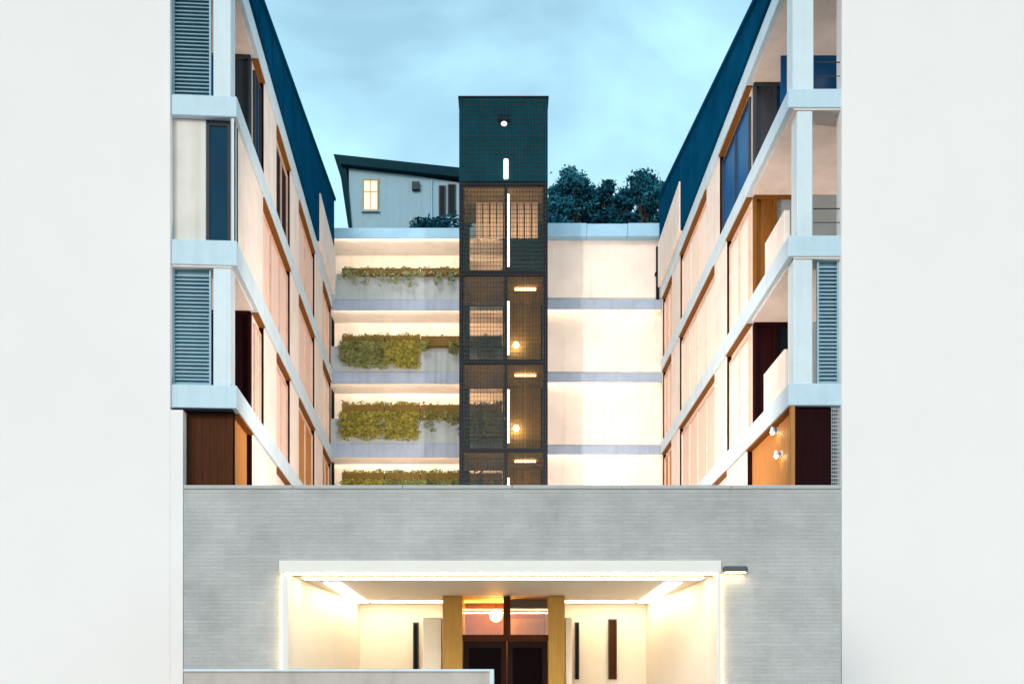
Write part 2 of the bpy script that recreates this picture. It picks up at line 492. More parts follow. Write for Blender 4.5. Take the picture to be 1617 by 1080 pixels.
# right wing, parallel with the view
ZR = [(7.28, 7.71), (10.18, 10.59), (13.08, 13.45), (15.65, 16.05)]
PR_low = pl([(23.9, 25.3), (30.3, 31.8)])
PR_top = pl([(24.7, 26.3), (30.2, 31.7)])
wr, PRt = wing('apartment_wing', 'white banded apartment wing on the right with narrow louvred shutter and wedge roof', (5.62, DW),
    (0, 1, 0), (1, 0, 0), 15.0, ZR, 3.15, 0.96,
    [pl([(21.9, 23.9)] + [(30.3, 31.8)]), PR_low, PR_low, PR_top],
    dict(start=[0.15, 3.32, 3.32, 3.32], wall=['wood_orange', 'render_cream', 'render_cream', 'render_cream'],
         pane=[None, ['curtain', 'curtain_rose', 'wood_orange'], ['curtain', 'curtain', 'curtain_rose'], ['pane_blue', 'curtain', 'curtain_rose']],
         cross=[None, ('wood_maroon', 'pane_dark'), ('wood_amber', 'parapet_grey'), ('frame_grey', 'pane_blue')], attic=(0.18, 3.1), head=11.0))
# left wing, turned a little outwards
ZL = [(7.22, 7.67), (10.0, 10.49), (12.9, 13.3), (15.55, 16.0)]
PL_ = pl([(21.6, 23.2), (25.2, 26.7), (29.9, 31.9)])
wl_, PLt = wing('apartment_wing', 'white banded apartment wing on the left with two tall louvred shutters and wedge roof', (-5.26, DW),
    (-0.06, 1, 0), (-1, -0.06, 0), 15.6, ZL, 2.08, 1.20,
    [pl([(20.3, 23.2), (25.2, 26.7), (29.9, 31.9)]), PL_, pl([(18.95, 21.5), (25.2, 26.7), (29.9, 31.9)]), PL_],
    dict(start=[0.35, 2.25, 0.43, 2.25], wall=['wood_orange', 'render_cream', 'render_cream', 'render_cream'], foot=0.24,
         pane=[None, ['curtain', 'curtain_rose', 'wood_orange'], ['curtain_rose', 'curtain_rose', 'curtain'], ['pane_blue', 'wood_maroon', 'curtain_rose']],
         cross=[None, ('wood_maroon', 'pane_dark'), None, ('frame_grey', 'pane_blue')], attic=(0.18, 3.4), head=11.6))

# --- front details, right wing
P, r, Z = PRt, wr, ZR
MB(P).box(0.04, 0.42, 0.05, 0.42, Z[0][1], Z[1][0]).build('corner_post', 'paint_white', r, bevel=0.01)
MB(P).box(0.04, 0.42, 0.12, 0.42, Z[1][1], Z[2][0]).build('corner_post', 'paint_white', r, bevel=0.01)
MB(P).box(0.04, 0.42, 0.03, 0.44, Z[2][1], Z[3][0]).build('corner_post', 'paint_white', r, bevel=0.01)
louvre(P, r, 0.53, 0.955, Z[0][1]+0.01, Z[1][0]-0.01)
MB(P).box(0.5, 2.0, 0.0, 0.12, Z[0][1], Z[0][1]+0.85).build('balustrade', 'render_cream', r, bevel=0.01)
MB(P).box(0.5, 1.9, 0.0, 0.12, Z[1][1], Z[1][1]+0.75).build('balustrade', 'render_cream', r, bevel=0.01)
MB(P).box(1.1, 1.3, 0.45, 0.96, Z[1][1], Z[1][1]+0.42).build('balustrade', 'paint_white', r, bevel=0.01)
MB(P).box(2.25, 2.30, 0.45, 1.7, Z[2][1], Z[3][0]-0.04).build('glass_screen', 'pane_blue', r)
# ground storey: dark opening with a light mesh gate beside it
MB(P).box(0.10, 0.14, 0.08, 0.80, 0.1, Z[0][0]).build('front_opening', 'wood_maroon', r)
MB(P).box(0.02, 0.12, -0.01, 0.07, 0.1, Z[0][0]).build('corner_trim', 'wood_orange', r)
g = MB(P)
for i in range(5): g.tube((0.06, 0.80+i*0.035, 0.1), (0.06, 0.80+i*0.035, Z[0][0]), 0.004, n=5)
zz = 4.0
while zz < Z[0][0]:
    g.tube((0.06, 0.79, zz), (0.06, 0.95, zz), 0.006, n=5); zz += 0.075
g.build('mesh_screen', 'paint_white', r, kind='stuff')
for i, lo in ((2, Z[2][1]), (1, Z[1][1])):
    rl = MB(P)
    rl.tube((0.06, 0.44, lo+0.55), (0.06, 0.96, lo+0.55), 0.012, n=6)
    rl.tube((0.06, 0.44, lo+0.28), (0.06, 0.96, lo+0.28), 0.008, n=6)
    rl.build('hand_rail', 'frame_grey', r)
# --- front details, left wing
P, r, Z = PLt, wl_, ZL
MB(P).box(0.04, 0.40, 0.06, 0.40, Z[0][1], Z[1][0]).build('corner_post', 'paint_white', r, bevel=0.01)
MB(P).box(0.04, 0.40, 0.06, 0.40, Z[2][1], Z[3][0]).build('corner_post', 'paint_white', r, bevel=0.01)
louvre(P, r, 0.46, 1.195, Z[0][1]+0.01, Z[1][0]-0.01)
louvre(P, r, 0.46, 1.195, Z[2][1]+0.01, Z[3][0]-0.01)
MB(P).box(0.12, 0.30, 0.56, 1.20, Z[1][1], Z[2][0]).build('front_panel', 'render_pale', r, bevel=0.01)
f = MB(P).box(0.14, 0.20, 0.50, 0.555, Z[1][1], Z[2][0]).box(0.14, 0.20, 0.10, 0.15, Z[1][1], Z[2][0]).box(0.14, 0.20, 0.15, 0.50, Z[2][0]-0.1, Z[2][0]).build('glazed_door', 'frame_grey', r)
MB(P).box(0.16, 0.175, 0.15, 0.50, Z[1][1], Z[2][0]-0.1).build('pane', 'pane_teal', f)
for s in (0.02, 0.12, 0.24, 0.36): MB(P).box(s, s+0.025, 0.0, 0.04, Z[1][1], Z[2][0]-0.02).build('corner_mullion', 'frame_grey' if s in (0.12, 0.36) else 'paint_white', r)
MB(P).box(0.03, 0.40, 0.05, 0.06, Z[1][1], Z[2][0]-0.02).build('corner_glazing', 'curtain', r)
# ground storey: timber boards
x = 0.06
while x < 0.98:
    MB(P).box(0.20, 0.24, x, x+0.145, 0.1, Z[0][0]-0.05).build('timber_board', 'wood_dark', r)
    x += 0.15
MB(P).box(0.24, 0.30, 0.04, 1.1, 0.1, Z[0][0]-0.02).build('board_backing', 'wood_maroon', r)
MB(P).box(0.02, 0.30, 0.03, 1.15, Z[0][0]-0.05, Z[0][0]-0.003).build('soffit', 'dark_steel', r)

# ------------------------------------------------------------------ wall sconces on the right wing's timber wall
for (u, v, lab) in ((1235, 716, 'lower small wall lamp on the orange timber wall of the right wing'), (1229, 679, 'upper small wall lamp on the orange timber wall of the right wing')):
    X = 5.62 + 0.11
    d = X * F / (u - U0)
    z = VZ(v, d)
    s = thing('wall_lamp', lab, 'lamp', (X, d, z), group='wall lamps of the right wing')
    MB().box(-0.03, 0.0, -0.05, 0.05, -0.06, 0.06).build('back_plate', 'paint_white', s)
    MB().tube((-0.12, 0, -0.06), (-0.12, 0, 0.06), 0.06, 0.035, 10).build('shade', 'paint_white', s)
    MB().box(-0.10, -0.03, -0.012, 0.012, -0.01, 0.01).build('arm', 'frame_grey', s)
    MB().ball((-0.12, 0, -0.07), 0.028).build('bulb', 'lamp_globe', s)

# ------------------------------------------------------------------ back of the court, left: planted galleries
gal = thing('gallery_building', 'cream lit access galleries with planted parapets at the back left of the court', 'building', (0, DB, 0))
GX0, GX1 = -6.4, 0.05
def Pg(x, y, z): return (x, y, z)
rows = [(474, 490), (587, 606), (700, 722), (816, 834)]
RZ = [(VZ(b_, DB), VZ(a_, DB)) for a_, b_ in rows]
top_b, top_t = VZ(379, DB), VZ(362, DB)
for (zb, zt) in RZ:
    sl_ = MB(Pg).box(GX0, GX1, 0.05, 1.9, zb+0.17, zt-0.003).build('floor_slab', 'ledge_grey', gal)
    MB(Pg).box(GX0, GX1, 0.0, 0.05, zb, zt).build('fascia', 'ledge_grey', sl_, bevel=0.01)
MB(Pg).box(GX0, GX1, -0.055, 1.9, top_b+0.17, top_t).build('coping', 'coping_blue', gal, bevel=0.012)
MB(Pg).box(GX0, GX1, -0.12, -0.06, top_b, top_t-0.01).build('fascia', 'coping_blue', gal, bevel=0.01)
MB(Pg).box(GX0, GX1, 1.45, 1.9, 0, top_b+0.168).build('wall', 'render_pale', gal)
MB(Pg).box(GX0, GX1, 0.4, 1.45, 0, RZ[-1][0] - 0.05).build('base_wall', 'render_pale', gal)
slabs = [(top_b, top_t)] + RZ
prow = [(422, 433), (527, 546), (634, 660), (742, 765)]
for i, (va, vb) in enumerate(prow):
    ztop, zbot = VZ(va, DB), VZ(vb, DB)
    fl = RZ[i][1]
    MB(Pg).box(GX0, GX1, 0.04, 0.16, fl, zbot-0.01).build('parapet', 'parapet_grey', gal)
    ce = slabs[i][0]
    y_ = -0.055 if i == 0 else 0.055
    MB(Pg).box(GX0+.2, GX1-.2, y_, y_+0.02, ce+0.03, ce+0.07).build('light_strip', 'led_gallery', gal)
    MB(Pg).box(GX0+.02, GX1-.02, 0.08, 1.44, ce+0.10, ce+0.165).build('soffit', 'render_pale', gal)
def leaf_cloud(n, sampler, size, flat=0.4):
    b = MB()
    for _ in range(n):
        c = sampler()
        if c is None: continue
        s = size * random.uniform(0.6, 1.4)
        a = Vector((random.gauss(0, 1), random.gauss(0, 1) * 0.6, random.gauss(0, 1) * flat)).normalized()
        q = a.cross(Vector((random.gauss(0, 1), random.gauss(0, 1), random.gauss(0, 1)))).normalized()
        c = Vector(c)
        b.quad(c - a*s, c + q*s*0.45, c + a*s, c - q*s*0.45)
    return b
# planters: three troughs to each gallery
seg = [(540, 606), (607.5, 663), (664.5, 727), (728.5, 793)]
ord_r = ['top', 'second', 'third', 'lowest']; ord_c = ['leftmost', 'second', 'third', 'fourth']
trail = {(0, 0): .30, (0, 1): .22, (0, 2): .16, (0, 3): .2, (1, 0): 1.0, (1, 1): .62, (1, 2): .12, (1, 3): .3, (2, 0): 1.0, (2, 1): .9, (2, 2): .22, (2, 3): .6, (3, 0): .8, (3, 1): .8, (3, 2): .6, (3, 3): .5}
for i, (va, vb) in enumerate(prow):
    ztop, zbot = VZ(va, DB - .2), VZ(vb, DB - .2)
    for j, (ua, ub) in enumerate(seg):
        x0, x1 = UX(ua, DB-.2), UX(ub, DB-.2)
        pt = thing('planter', 'rust brown planter with %s trailing plants, %s from the left on the %s gallery' % ('sparse' if trail[(i, j)] < .35 else 'dense green', ord_c[j], ord_r[i]), 'planter',
                   ((x0+x1)/2, DB - 0.19, zbot), group='planters along the galleries')
        w, h = (x1-x0)/2, ztop - zbot
        t = MB()
        t.box(-w, w, -0.02, 0.0, 0, h*0.8).box(-w, w, 0.32, 0.34, 0, h*0.8).box(-w, -w+0.02, 0, 0.32, 0, h*0.8).box(w-0.02, w, 0, 0.32, 0, h*0.8).box(-w+.02, w-.02, 0, 0.32, 0, 0.02)
        t.build('trough', 'trough_rust', pt)
        MB().box(-w+0.02, w-0.02, 0.0, 0.32, 0.02, h*0.72).build('soil', 'soil', pt)
        den = trail[(i, j)]
        bot = RZ[i][1] - zbot
        nst = max(3, int(34 * den))
        sp = [(random.uniform(-w, w), random.uniform(.62, 1.0) if den > .5 else random.uniform(.1, .6)) for _ in range(nst)]
        def samp():
            if random.random() < (0.10 if i else 0.45):
                x = random.uniform(-w, w)
                return (x, random.uniform(-0.06, 0.3), h*random.uniform(0.72, 1.0) + 0.03*math.sin(x*9+i))
            x, ln = random.choice(sp)
            y = random.random()
            lim = bot * ln
            return (x + random.gauss(0, .085), -0.03 - random.random()*0.10*(1-y*.5), h*0.35 + (lim - h*.35) * y)
        leaf_cloud(int(3000 if den > .5 else 420), samp, 0.055).build('foliage', ('leaf_moss' if (i + j) % 3 == 1 or j >= 2 else 'leaf_olive') if i > 0 else 'leaf_pale', pt, kind='stuff', fix=False)

# ------------------------------------------------------------------ back of the court, right: lit retaining wall with ledges
rw = thing('retaining_wall', 'tall cream floodlit retaining wall with grey ledges behind the glass tower', 'wall', (0, DB, 0))
X0, X1 = 0.05, 6.0
lr = [(473, 488), (589, 603), (703, 717), (818, 832)]
LZ = [(VZ(b_, DB), VZ(a_, DB)) for a_, b_ in lr]
zs = [0.0] + [z for z in reversed([a_ for a_, _ in LZ])] + [VZ(374, DB)]
prevt = 0.0
for (zb, zt) in reversed(LZ):
    MB(Pg).box(X0, X1, 0.30, 1.5, prevt-.004, zb+.15).build('wall_panel', 'render_pale', rw)
    MB(Pg).box(X0, X1, 0.05, 1.5, zb+.15, zt-.004).build('ledge', 'ledge_grey', rw)
    MB(Pg).box(X0, X1, 0.0, 0.05, zb, zt).build('ledge_fascia', 'ledge_grey', rw, bevel=0.01)
    prevt = zt
zt_r = VZ(374, DB)
MB(Pg).box(X0, X1, 0.30, 1.5, prevt, zt_r).build('wall_panel', 'render_pale', rw)
ccs = [X0 + (X1 - X0) * i / 4 for i in range(5)]
for i in range(4):
    MB(Pg).box(ccs[i]+0.004, ccs[i+1]-0.004, -0.04, 1.5, zt_r, VZ(354 - (i % 2), DB)).build('coping_stone', 'coping_blue', rw, bevel=0.015)
for zb in [zt_r] + [z[0] for z in LZ]:
    if zb != zt_r: MB(Pg).box(X0+0.3, X1-0.3, 0.07, 0.10, zb+0.12, zb+0.147).build('light_strip', 'led_soft', rw)  # strips added out of sight behind the fascias to brighten the wall
dp = MB().tube((5.62, DB+0.16, 15.95), (5.62, DB+0.16, 18.0), 0.06, n=10).build('downpipe', 'dark_steel')
MB().box(5.53, 5.71, DB+0.07, DB+0.3, 17.0, 17.05).build('bracket', 'dark_steel', dp)
tag(dp, 'dark downpipe on the cream retaining wall next to the right wing', 'pipe')

# ------------------------------------------------------------------ glass lift tower
DT = 30.7
tw = thing('lift_tower', 'tall dark glass lift tower with vertical light tubes in the middle of the court', 'tower', (UX(795, DT), DT, 0))
tx0, tx1 = UX(725, DT), UX(865, DT)
TZ = [0.1] + [VZ(v, DT) for v in (850, 710, 570, 430, 290)]
ttop = VZ(156, DT)
TD = 2.5
mx_ = UX(799, DT)
for x in (tx0, tx1-0.14):
    for y in (0.0, TD-0.14): MB().box(x, x+0.14, y, y+0.14, 0.1, ttop-0.05).build('column', 'dark_steel', tw)
MB().box(mx_-0.05, mx_+0.05, 0.01, 0.09, 0.1, TZ[-1]).build('mullion', 'dark_steel', tw)
for i, z in enumerate(TZ[1:]):
    bm_ = 0.09 if i < 4 else 0.05
    MB().box(tx0+0.14, tx1-0.14, 0.005, 0.12, z-bm_, z+bm_*.6).build('beam', 'dark_steel', tw)
    MB().box(tx0+0.05, tx1-0.05, 0.13, TD-0.15, z-0.10, z+0.02).build('landing', 'bronze_panel', tw)
    MB().box(tx0+0.14, tx1-0.14, TD-0.12, TD-0.01, z-bm_, z+bm_*.6).build('beam', 'dark_steel', tw)
# storey glazing
for i in range(len(TZ) - 1):
    z0, z1 = TZ[i] + 0.07, TZ[i+1] - 0.12
    up = i >= 4
    for (a, c, gm) in ((tx0+0.14, mx_-0.05, 'glass_tower'), (mx_+0.05, tx1-0.14, 'glass_brown')):
        n = 2
        for k in range(n):
            a2, c2 = a + (c-a)*k/n, a + (c-a)*(k+1)/n
            MB().box(a2+0.006, c2-0.006, 0.05, 0.065, z0, z1).build('pane', 'glass_tower' if up else gm, tw)
    if i == 0: continue
    lit = i < 4
    # lift shaft side: bronze back panel, the other side open to the gallery
    MB().box(mx_+0.05, tx1-0.14, TD-0.25, TD-0.16, z0, z1).build('shaft_panel', 'bronze_panel' if i < 4 else 'teal_metal', tw)
    MB().box(mx_-0.03, mx_+0.03, 0.75, TD-0.3, z0, z1).build('shaft_wall', 'bronze_panel', tw)
    hh = z1 - z0
    # rear door frame on the landing side
    f = MB().box(tx0+0.14, tx0+0.26, TD-0.14, TD-0.02, z0, z1).box(mx_-.11, mx_-.05, TD-.14, TD-.02, z0, z1)
    f.build('door_frame', 'dark_steel', tw)
    # light tube beside the mullion
    MB().tube((mx_+0.07, 0.20, z0+hh*0.08), (mx_+0.07, 0.20, z0+hh*(0.72 if i < 4 else .95)), 0.045, n=10).build('light_tube', 'lamp_tube', tw)
    if lit: MB().box(mx_+0.3, tx1-0.35, 0.9, 1.0, z1-0.04, z1-0.01).build('ceiling_light', 'led_soft', tw)
    if lit: MB().ball((mx_+0.35, TD-0.45, z0+hh*0.45), 0.10).build('globe_light', 'lamp_globe', tw)
# side cladding
for i in range(len(TZ) - 1):
    for (x, a) in ((tx0+0.03, 0), (tx1-0.06, 1)):
        MB().box(x, x+0.03, 0.14, TD-0.14, TZ[i]+0.02, TZ[i+1]-0.02).build('side_panel', 'bronze_panel' if i < 4 else 'teal_metal', tw)
# fine steel mesh in front of the whole face
g = MB()
x = tx0 + 0.06
while x < tx1 - 0.03:
    g.box(x, x+0.011, -0.075, -0.064, 4.0, ttop-0.05); x += 0.105
z = 4.0
while z < ttop - 0.05:
    g.box(tx0+0.02, tx1-0.02, -0.063, -0.052, z, z+0.011); z += 0.14
g.build('mesh_screen', 'mesh_teal', tw, kind='stuff')
# motor room at the top: teal metal cladding around it
z0, z1 = TZ[-1] + 0.06, ttop
for k in range(2):
    a2, c2 = tx0 + (tx1-tx0)*k/2, tx0 + (tx1-tx0)*(k+1)/2
    for q in range(2):
        za, zc = z0 + (z1-z0)*q/2, z0 + (z1-z0)*(q+1)/2
        MB().box(a2+0.004, c2-0.004, -0.03, 0.03, za+0.004, zc-0.004).build('cladding_panel', 'teal_metal', tw, bevel=0.006)
MB().box(tx0, tx0+.028, 0.03, TD, z0, z1).build('side_panel', 'teal_metal', tw)
MB().box(tx1-.028, tx1, 0.03, TD, z0, z1).build('side_panel', 'teal_metal', tw)
MB().box(tx0+.03, tx1-.03, TD-.03, TD, z0, z1).build('side_panel', 'teal_metal', tw)
MB().box(tx0-0.03, tx1+0.03, -0.06, TD+0.03, z1, z1+0.05).build('roof_cap', 'dark_steel', tw)
f = MB().ball((UX(796, DT), -0.11, VZ(199, DT)), 0.10, sq=.6).build('bulkhead_lamp', 'lamp_small', tw)
MB().box(UX(787, DT), UX(805, DT), -0.18, -0.03, VZ(194, DT), VZ(191, DT)).build('hood', 'dark_steel', f)
f = MB().box(UX(796, DT), UX(802, DT), -0.12, -0.03, VZ(284, DT), VZ(255, DT)).build('wall_light', 'lamp_tube', tw)
# top landing: pale slatted screen lit from the floor
z5 = TZ[4] + 0.05
for k in range(9):
    xa = UX(752 + k*11, DT+1)
    MB().box(xa, xa+0.19, 1.0, 1.05, z5+1.55, TZ[-1]-.10).build('lobby_screen', 'render_pale', tw)
MB().box(tx0+.3, tx1-.3, 0.30, 0.40, z5+0.02, z5+0.06).build('floor_light', 'led_portal', tw)
MB().box(tx0+.3, mx_-.15, 1.6, 1.65, z5+.1, z5+1.0).build('lobby_counter', 'render_cream', tw)

# ------------------------------------------------------------------ house on the hill
DH = 43.0
hx0, hx1 = UX(551, DH), UX(850, DH)
hb = hill_z(-3, DH) - 0.6
hs = thing('hillside_house', 'blue grey house with dark mono pitch roof and one lit window above the court', 'house', (hx0, DH, hb))
def Ph(x, y, z): return (x - hx0, y - DH, z - hb)
ztl, ztr = VZ(262, DH), VZ(290, DH)
MB(Ph).hexa([(hx0, DH, hb), (hx1, DH, hb), (hx1, DH+6, hb), (hx0, DH+6, hb), (hx0, DH, ztl), (hx1, DH, ztr-.5), (hx1, DH+6, ztr-.5), (hx0, DH+6, ztl)]).build('wall', 'house_wall', hs)
xl = UX(526, DH-0.3)
m_ = (VZ(282, DH) - VZ(243, DH))
def rz(u, top): return VZ((243 if top else 259) + (u - 526) * (264 - 243) / (722 - 526), DH - .3)
rf = MB(Ph)
xr = UX(860, DH)
sl = (264 - 243) / (722 - 526)
rf.hexa([(xl+.35, DH-.3, rz(526, False)), (xr, DH-.3, rz(860, False)), (xr, DH+6.6, rz(860, False)), (xl+.35, DH+6.6, rz(526, False)),
         (xl, DH-.3, rz(526, True)), (xr, DH-.3, rz(860, True)), (xr, DH+6.6, rz(860, True)), (xl, DH+6.6, rz(526, True))])
rf = rf.build('roof', 'house_roof', hs, bevel=0.02)
MB(Ph).hexa([(hx0-.02, DH-.1, VZ(360, DH)), (hx0+.14, DH-.1, VZ(360, DH)), (hx0+.14, DH-.01, VZ(360, DH)), (hx0-.02, DH-.01, VZ(360, DH)),
             (hx0-.42, DH-.1, rz(540, False)), (hx0-.1, DH-.1, rz(545, False)), (hx0-.1, DH-.01, rz(545, False)), (hx0-.42, DH-.01, rz(540, False))]).build('slanted_fin', 'house_roof', hs)
def hwin(u0, u1, v0, v1, pm, name='window'):
    x0, x1, z1, z0 = UX(u0, DH), UX(u1, DH), VZ(v0, DH), VZ(v1, DH)
    w = 0.06
    f = MB(Ph).box(x0, x0+w, DH-.06, DH+.02, z0, z1).box(x1-w, x1, DH-.06, DH+.02, z0, z1).box(x0+w, x1-w, DH-.06, DH+.02, z0, z0+w).box(x0+w, x1-w, DH-.06, DH+.02, z1-w, z1).build(name, 'frame_grey' if pm != 'lit_pane' else 'gold_jamb', hs)
    MB(Ph).box(x0+w, x1-w, DH-.035, DH-.02, z0+w, z1-w).build('pane', pm, f)
    MB(Ph).box(x0-.05, x1+.05, DH-.12, DH-.0, z0-.06, z0-.002).build('sill', 'house_wall', f)
hwin(573, 598, 284, 334, 'lit_pane')
MB(Ph).box(UX(585, DH)-.015, UX(585, DH)+.015, DH-.05, DH-.036, VZ(332, DH), VZ(286, DH)).build('glazing_bar', 'gold_jamb', hs)
MB(Ph).box(UX(575, DH), UX(596, DH), DH-.048, DH-.0365, VZ(304, DH)-.015, VZ(304, DH)+.015).build('glazing_bar', 'gold_jamb', hs)
hwin(693, 704, 294, 345, 'pane_dark'); hwin(707, 720, 292, 345, 'pane_dark')
f = MB(Ph).box(UX(651, DH), UX(663, DH), DH-.18, DH, VZ(302, DH), VZ(290, DH)).build('vent_box', 'frame_grey', hs)
MB(Ph).tube((UX(682, DH), DH-.06, hb), (UX(682, DH), DH-.06, VZ(286, DH)), 0.035).build('downpipe', 'coping_blue', hs)

# shrubs in front of the house
for n_, (u, rr, lab) in enumerate(((668, 0.45, 'low dark shrub at the left end of the row below the hillside house'), (688, 0.5, 'middle dark shrub in the row below the hillside house'), (712, 0.7, 'dark shrub under the hillside house windows, next to the glass tower'))):
    d = 40.0
    x = UX(u, d); zt = VZ(346, d)
    sb = thing('shrub', lab, 'shrub', (x, d, hill_z(x, d)-0.05), group='shrubs below the hillside house')
    top = zt - hill_z(x, d)
    def samp():
        a = random.uniform(0, 6.28); rr_ = rr * 1.25 * math.sqrt(random.random())
        return (rr_*math.cos(a), rr_*math.sin(a), top * random.random() ** .6 * (1 - .12*random.random()))
    leaf_cloud(1400, samp, 0.09).build('foliage', 'leaf_dark', sb, kind='stuff', fix=False)
    MB().tube((0, 0, 0), (0.05, 0, top*.7), 0.05, 0.02, 6).build('stem', 'bark', sb)

# ------------------------------------------------------------------ trees on the hill, right
def tree(lab, u, vtop, d, wid, seed, m='leaf_dusk', vbot=352):
    rnd = random.Random(seed)
    x = UX(u, d); zb = hill_z(x, d) - 0.05; H = VZ(vtop, d) - zb
    t = thing('tree', lab, 'tree', (x, d, zb), group='trees on the hill')
    tr = MB()
    pts = [Vector((0, 0, 0))]
    for k in range(1, 5): pts.append(Vector((rnd.uniform(-.12, .12)*k*.5, rnd.uniform(-.1, .1)*k*.5, H*.62*k/4)))
    for k in range(4): tr.tube(pts[k], pts[k+1], 0.16*(1-k*.2), 0.16*(1-(k+1)*.2), 7)
    clumps = []
    for k in range(30):
        z = H * rnd.uniform(0.24, 0.93)
        f = max(0, (z / H - 0.34)) / 0.6
        rad = wid * (1.0 - 0.62 * f ** 1.3)
        a = rnd.uniform(0, 6.28)
        e = Vector((rad*rnd.uniform(.2, 1.0)*math.cos(a), rad*rnd.uniform(.2, 1.0)*math.sin(a), z))
        b0 = pts[min(3, 1 + k % 3)]
        mid = (b0 + e) / 2 + Vector((0, 0, .15))
        tr.tube(b0, mid, 0.05, 0.035, 5); tr.tube(mid, e, 0.035, 0.012, 5)
        clumps.append((e, wid * rnd.uniform(0.14, 0.30)))
    clumps.append((Vector((rnd.uniform(-.15, .15), 0, H*.95)), wid*.2))
    tr.build('trunk', 'bark', t)
    b = MB()
    for (c, r_) in clumps:
        for _ in range(330):
            v = Vector((rnd.gauss(0, .62), rnd.gauss(0, .62), rnd.gauss(0, .62))) * r_
            p = c + Vector((v.x, v.y, v.z*.8))
            s = rnd.uniform(.04, .12)
            a = Vector((rnd.gauss(0, 1), rnd.gauss(0, 1), rnd.gauss(0, .6))).normalized()
            q = a.cross(Vector((rnd.gauss(0, 1), rnd.gauss(0, 1), rnd.gauss(0, 1)))).normalized()
            b.quad(p - a*s, p + q*s*.5, p + a*s, p - q*s*.5)
    b.build('crown', m, t, kind=None, fix=False)
tree('broad round topped teal green tree right beside the glass tower', 903, 268, 41, 1.25, 1)
tree('low tree between the round topped tree and the pointed one on the hill', 934, 300, 42.5, 0.9, 2, 'leaf_dark')
tree('slender pointed dark tree in the middle of the hill row', 962, 290, 40.5, 0.8, 3, 'leaf_dark')
tree('spreading tall tree near the roof of the right wing', 1018, 270, 42, 1.15, 4)
tree('small dark tree partly behind the roof of the right wing', 1046, 292, 40, 0.9, 5)
tree('short bushy tree between the pointed tree and the spreading tree', 988, 300, 39.5, 0.75, 6, 'leaf_dark')
tree('low bushy tree touching the right edge of the glass tower', 872, 296, 39.5, 0.8, 8)

# ------------------------------------------------------------------ entrance building
S0 = F / D0
eb = thing('entrance_building', 'low grey brick entrance building with glowing white portal in front of the court', 'building', (0, D0, 0))
ex0, ex1 = UX(290, D0), UX(1328, D0)
ez = VZ(766, D0)
px0, px1, pz = UX(455, D0), UX(1133, D0), VZ(905, D0)
PD = 4.3
MB().box(ex0, px0, 0, 0.35, 0.1, pz).build('front_wall', 'brick_grey', eb)
MB().box(px1, ex1, 0, 0.35, 0.1, pz).build('front_wall', 'brick_grey', eb)
MB().box(ex0, ex1, 0, 0.35, pz, ez - 0.05).build('front_wall', 'brick_grey', eb)
ncop = 6
for i in range(ncop):
    a, c = ex0 + (ex1-ex0)*i/ncop, ex0 + (ex1-ex0)*(i+1)/ncop
    MB().box(a+0.003, c-0.003, -0.015, 0.38, ez-0.05, ez).build('coping_stone', 'coping_pale', eb, bevel=0.006)
MB().box(ex0+.02, ex0+.35, 0.35, 5.3, 0.1, ez-0.1).build('side_wall', 'brick_grey', eb)
MB().box(ex1-.35, ex1-.02, 0.35, 5.3, 0.1, ez-0.1).build('side_wall', 'brick_grey', eb)
MB().box(ex0+.35, ex1-.35, 5.0, 5.3, 0.1, ez-0.3).build('rear_wall', 'brick_grey', eb)
MB().box(ex0+.35, ex1-.35, 0.35, 5.0, ez-0.65, ez-0.4).build('roof', 'roof_felt', eb)
# portal lining: ceiling, splayed cheeks, back wall
MB().box(px0-0.3, px1+0.3, 0.02, PD+.1, pz+0.001, pz+0.12).build('portal_ceiling', 'portal_white', eb)
sx = 0.35
MB().hexa([(px0-.3, .355, .1), (px0+.0, .355, .1), (px0+sx, PD, .1), (px0-.3, PD, .1), (px0-.3, .355, pz), (px0, .355, pz), (px0+sx, PD, pz), (px0-.3, PD, pz)]).build('portal_cheek', 'portal_white', eb)
MB().hexa([(px1, .355, .1), (px1+.3, .355, .1), (px1+.3, PD, .1), (px1-sx, PD, .1), (px1, .355, pz), (px1+.3, .355, pz), (px1+.3, PD, pz), (px1-sx, PD, pz)]).build('portal_cheek', 'portal_white', eb)
MB().box(px0, px1, PD-.1, PD+.1, 0.1, pz).build('back_wall', 'portal_white', eb)
# white trim round the opening with a light line
fr = MB().box(px0-0.06, px0+.02, -0.08, -0.035, 0.1, pz).build('portal_trim', 'portal_white', eb, bevel=0.006)
fr = MB().box(px1-.02, px1+0.03, -0.08, -0.035, 0.1, pz).build('portal_trim', 'portal_white', eb, bevel=0.006)
fr = MB().box(px0-0.10, px1+0.03, -0.10, 0.34, pz+.002, pz+0.16).build('portal_trim', 'portal_white', eb, bevel=0.006)
MB().box(px0-0.02, px1-0.02, -0.085, -0.06, pz-.025, pz-.001).build('light_strip', 'led_portal', eb)
MB().box(px0+.10, px1-.10, 0.40, 0.62, pz-.012, pz-.003).build('light_strip', 'led_panel', eb)
for k, x in enumerate((px0+.42, px1-.42)):
    MB().box(x-.12, x+.12, 1.0, PD-.4, pz-.012, pz-.003).build('light_strip', 'led_panel', eb)
MB().box(px0-.055, px0-.03, -.030, -.012, 0.4, pz-.02).build('light_strip', 'led_halo', eb)
MB().box(px1+.008, px1+.028, -.030, -.012, 0.4, pz-.02).build('light_strip', 'led_halo', eb)
MB().box(px0+.6, px1-.6, PD-.62, PD-.40, pz-.012, pz-.003).build('light_strip', 'led_panel', eb)
MB().box(px0-.005, px0+.015, -.034, .37, 0.1, pz-.001).build('portal_reveal', 'portal_white', eb)
MB().box(px1-.015, px1+.005, -.034, .37, 0.1, pz-.001).build('portal_reveal', 'portal_white', eb)
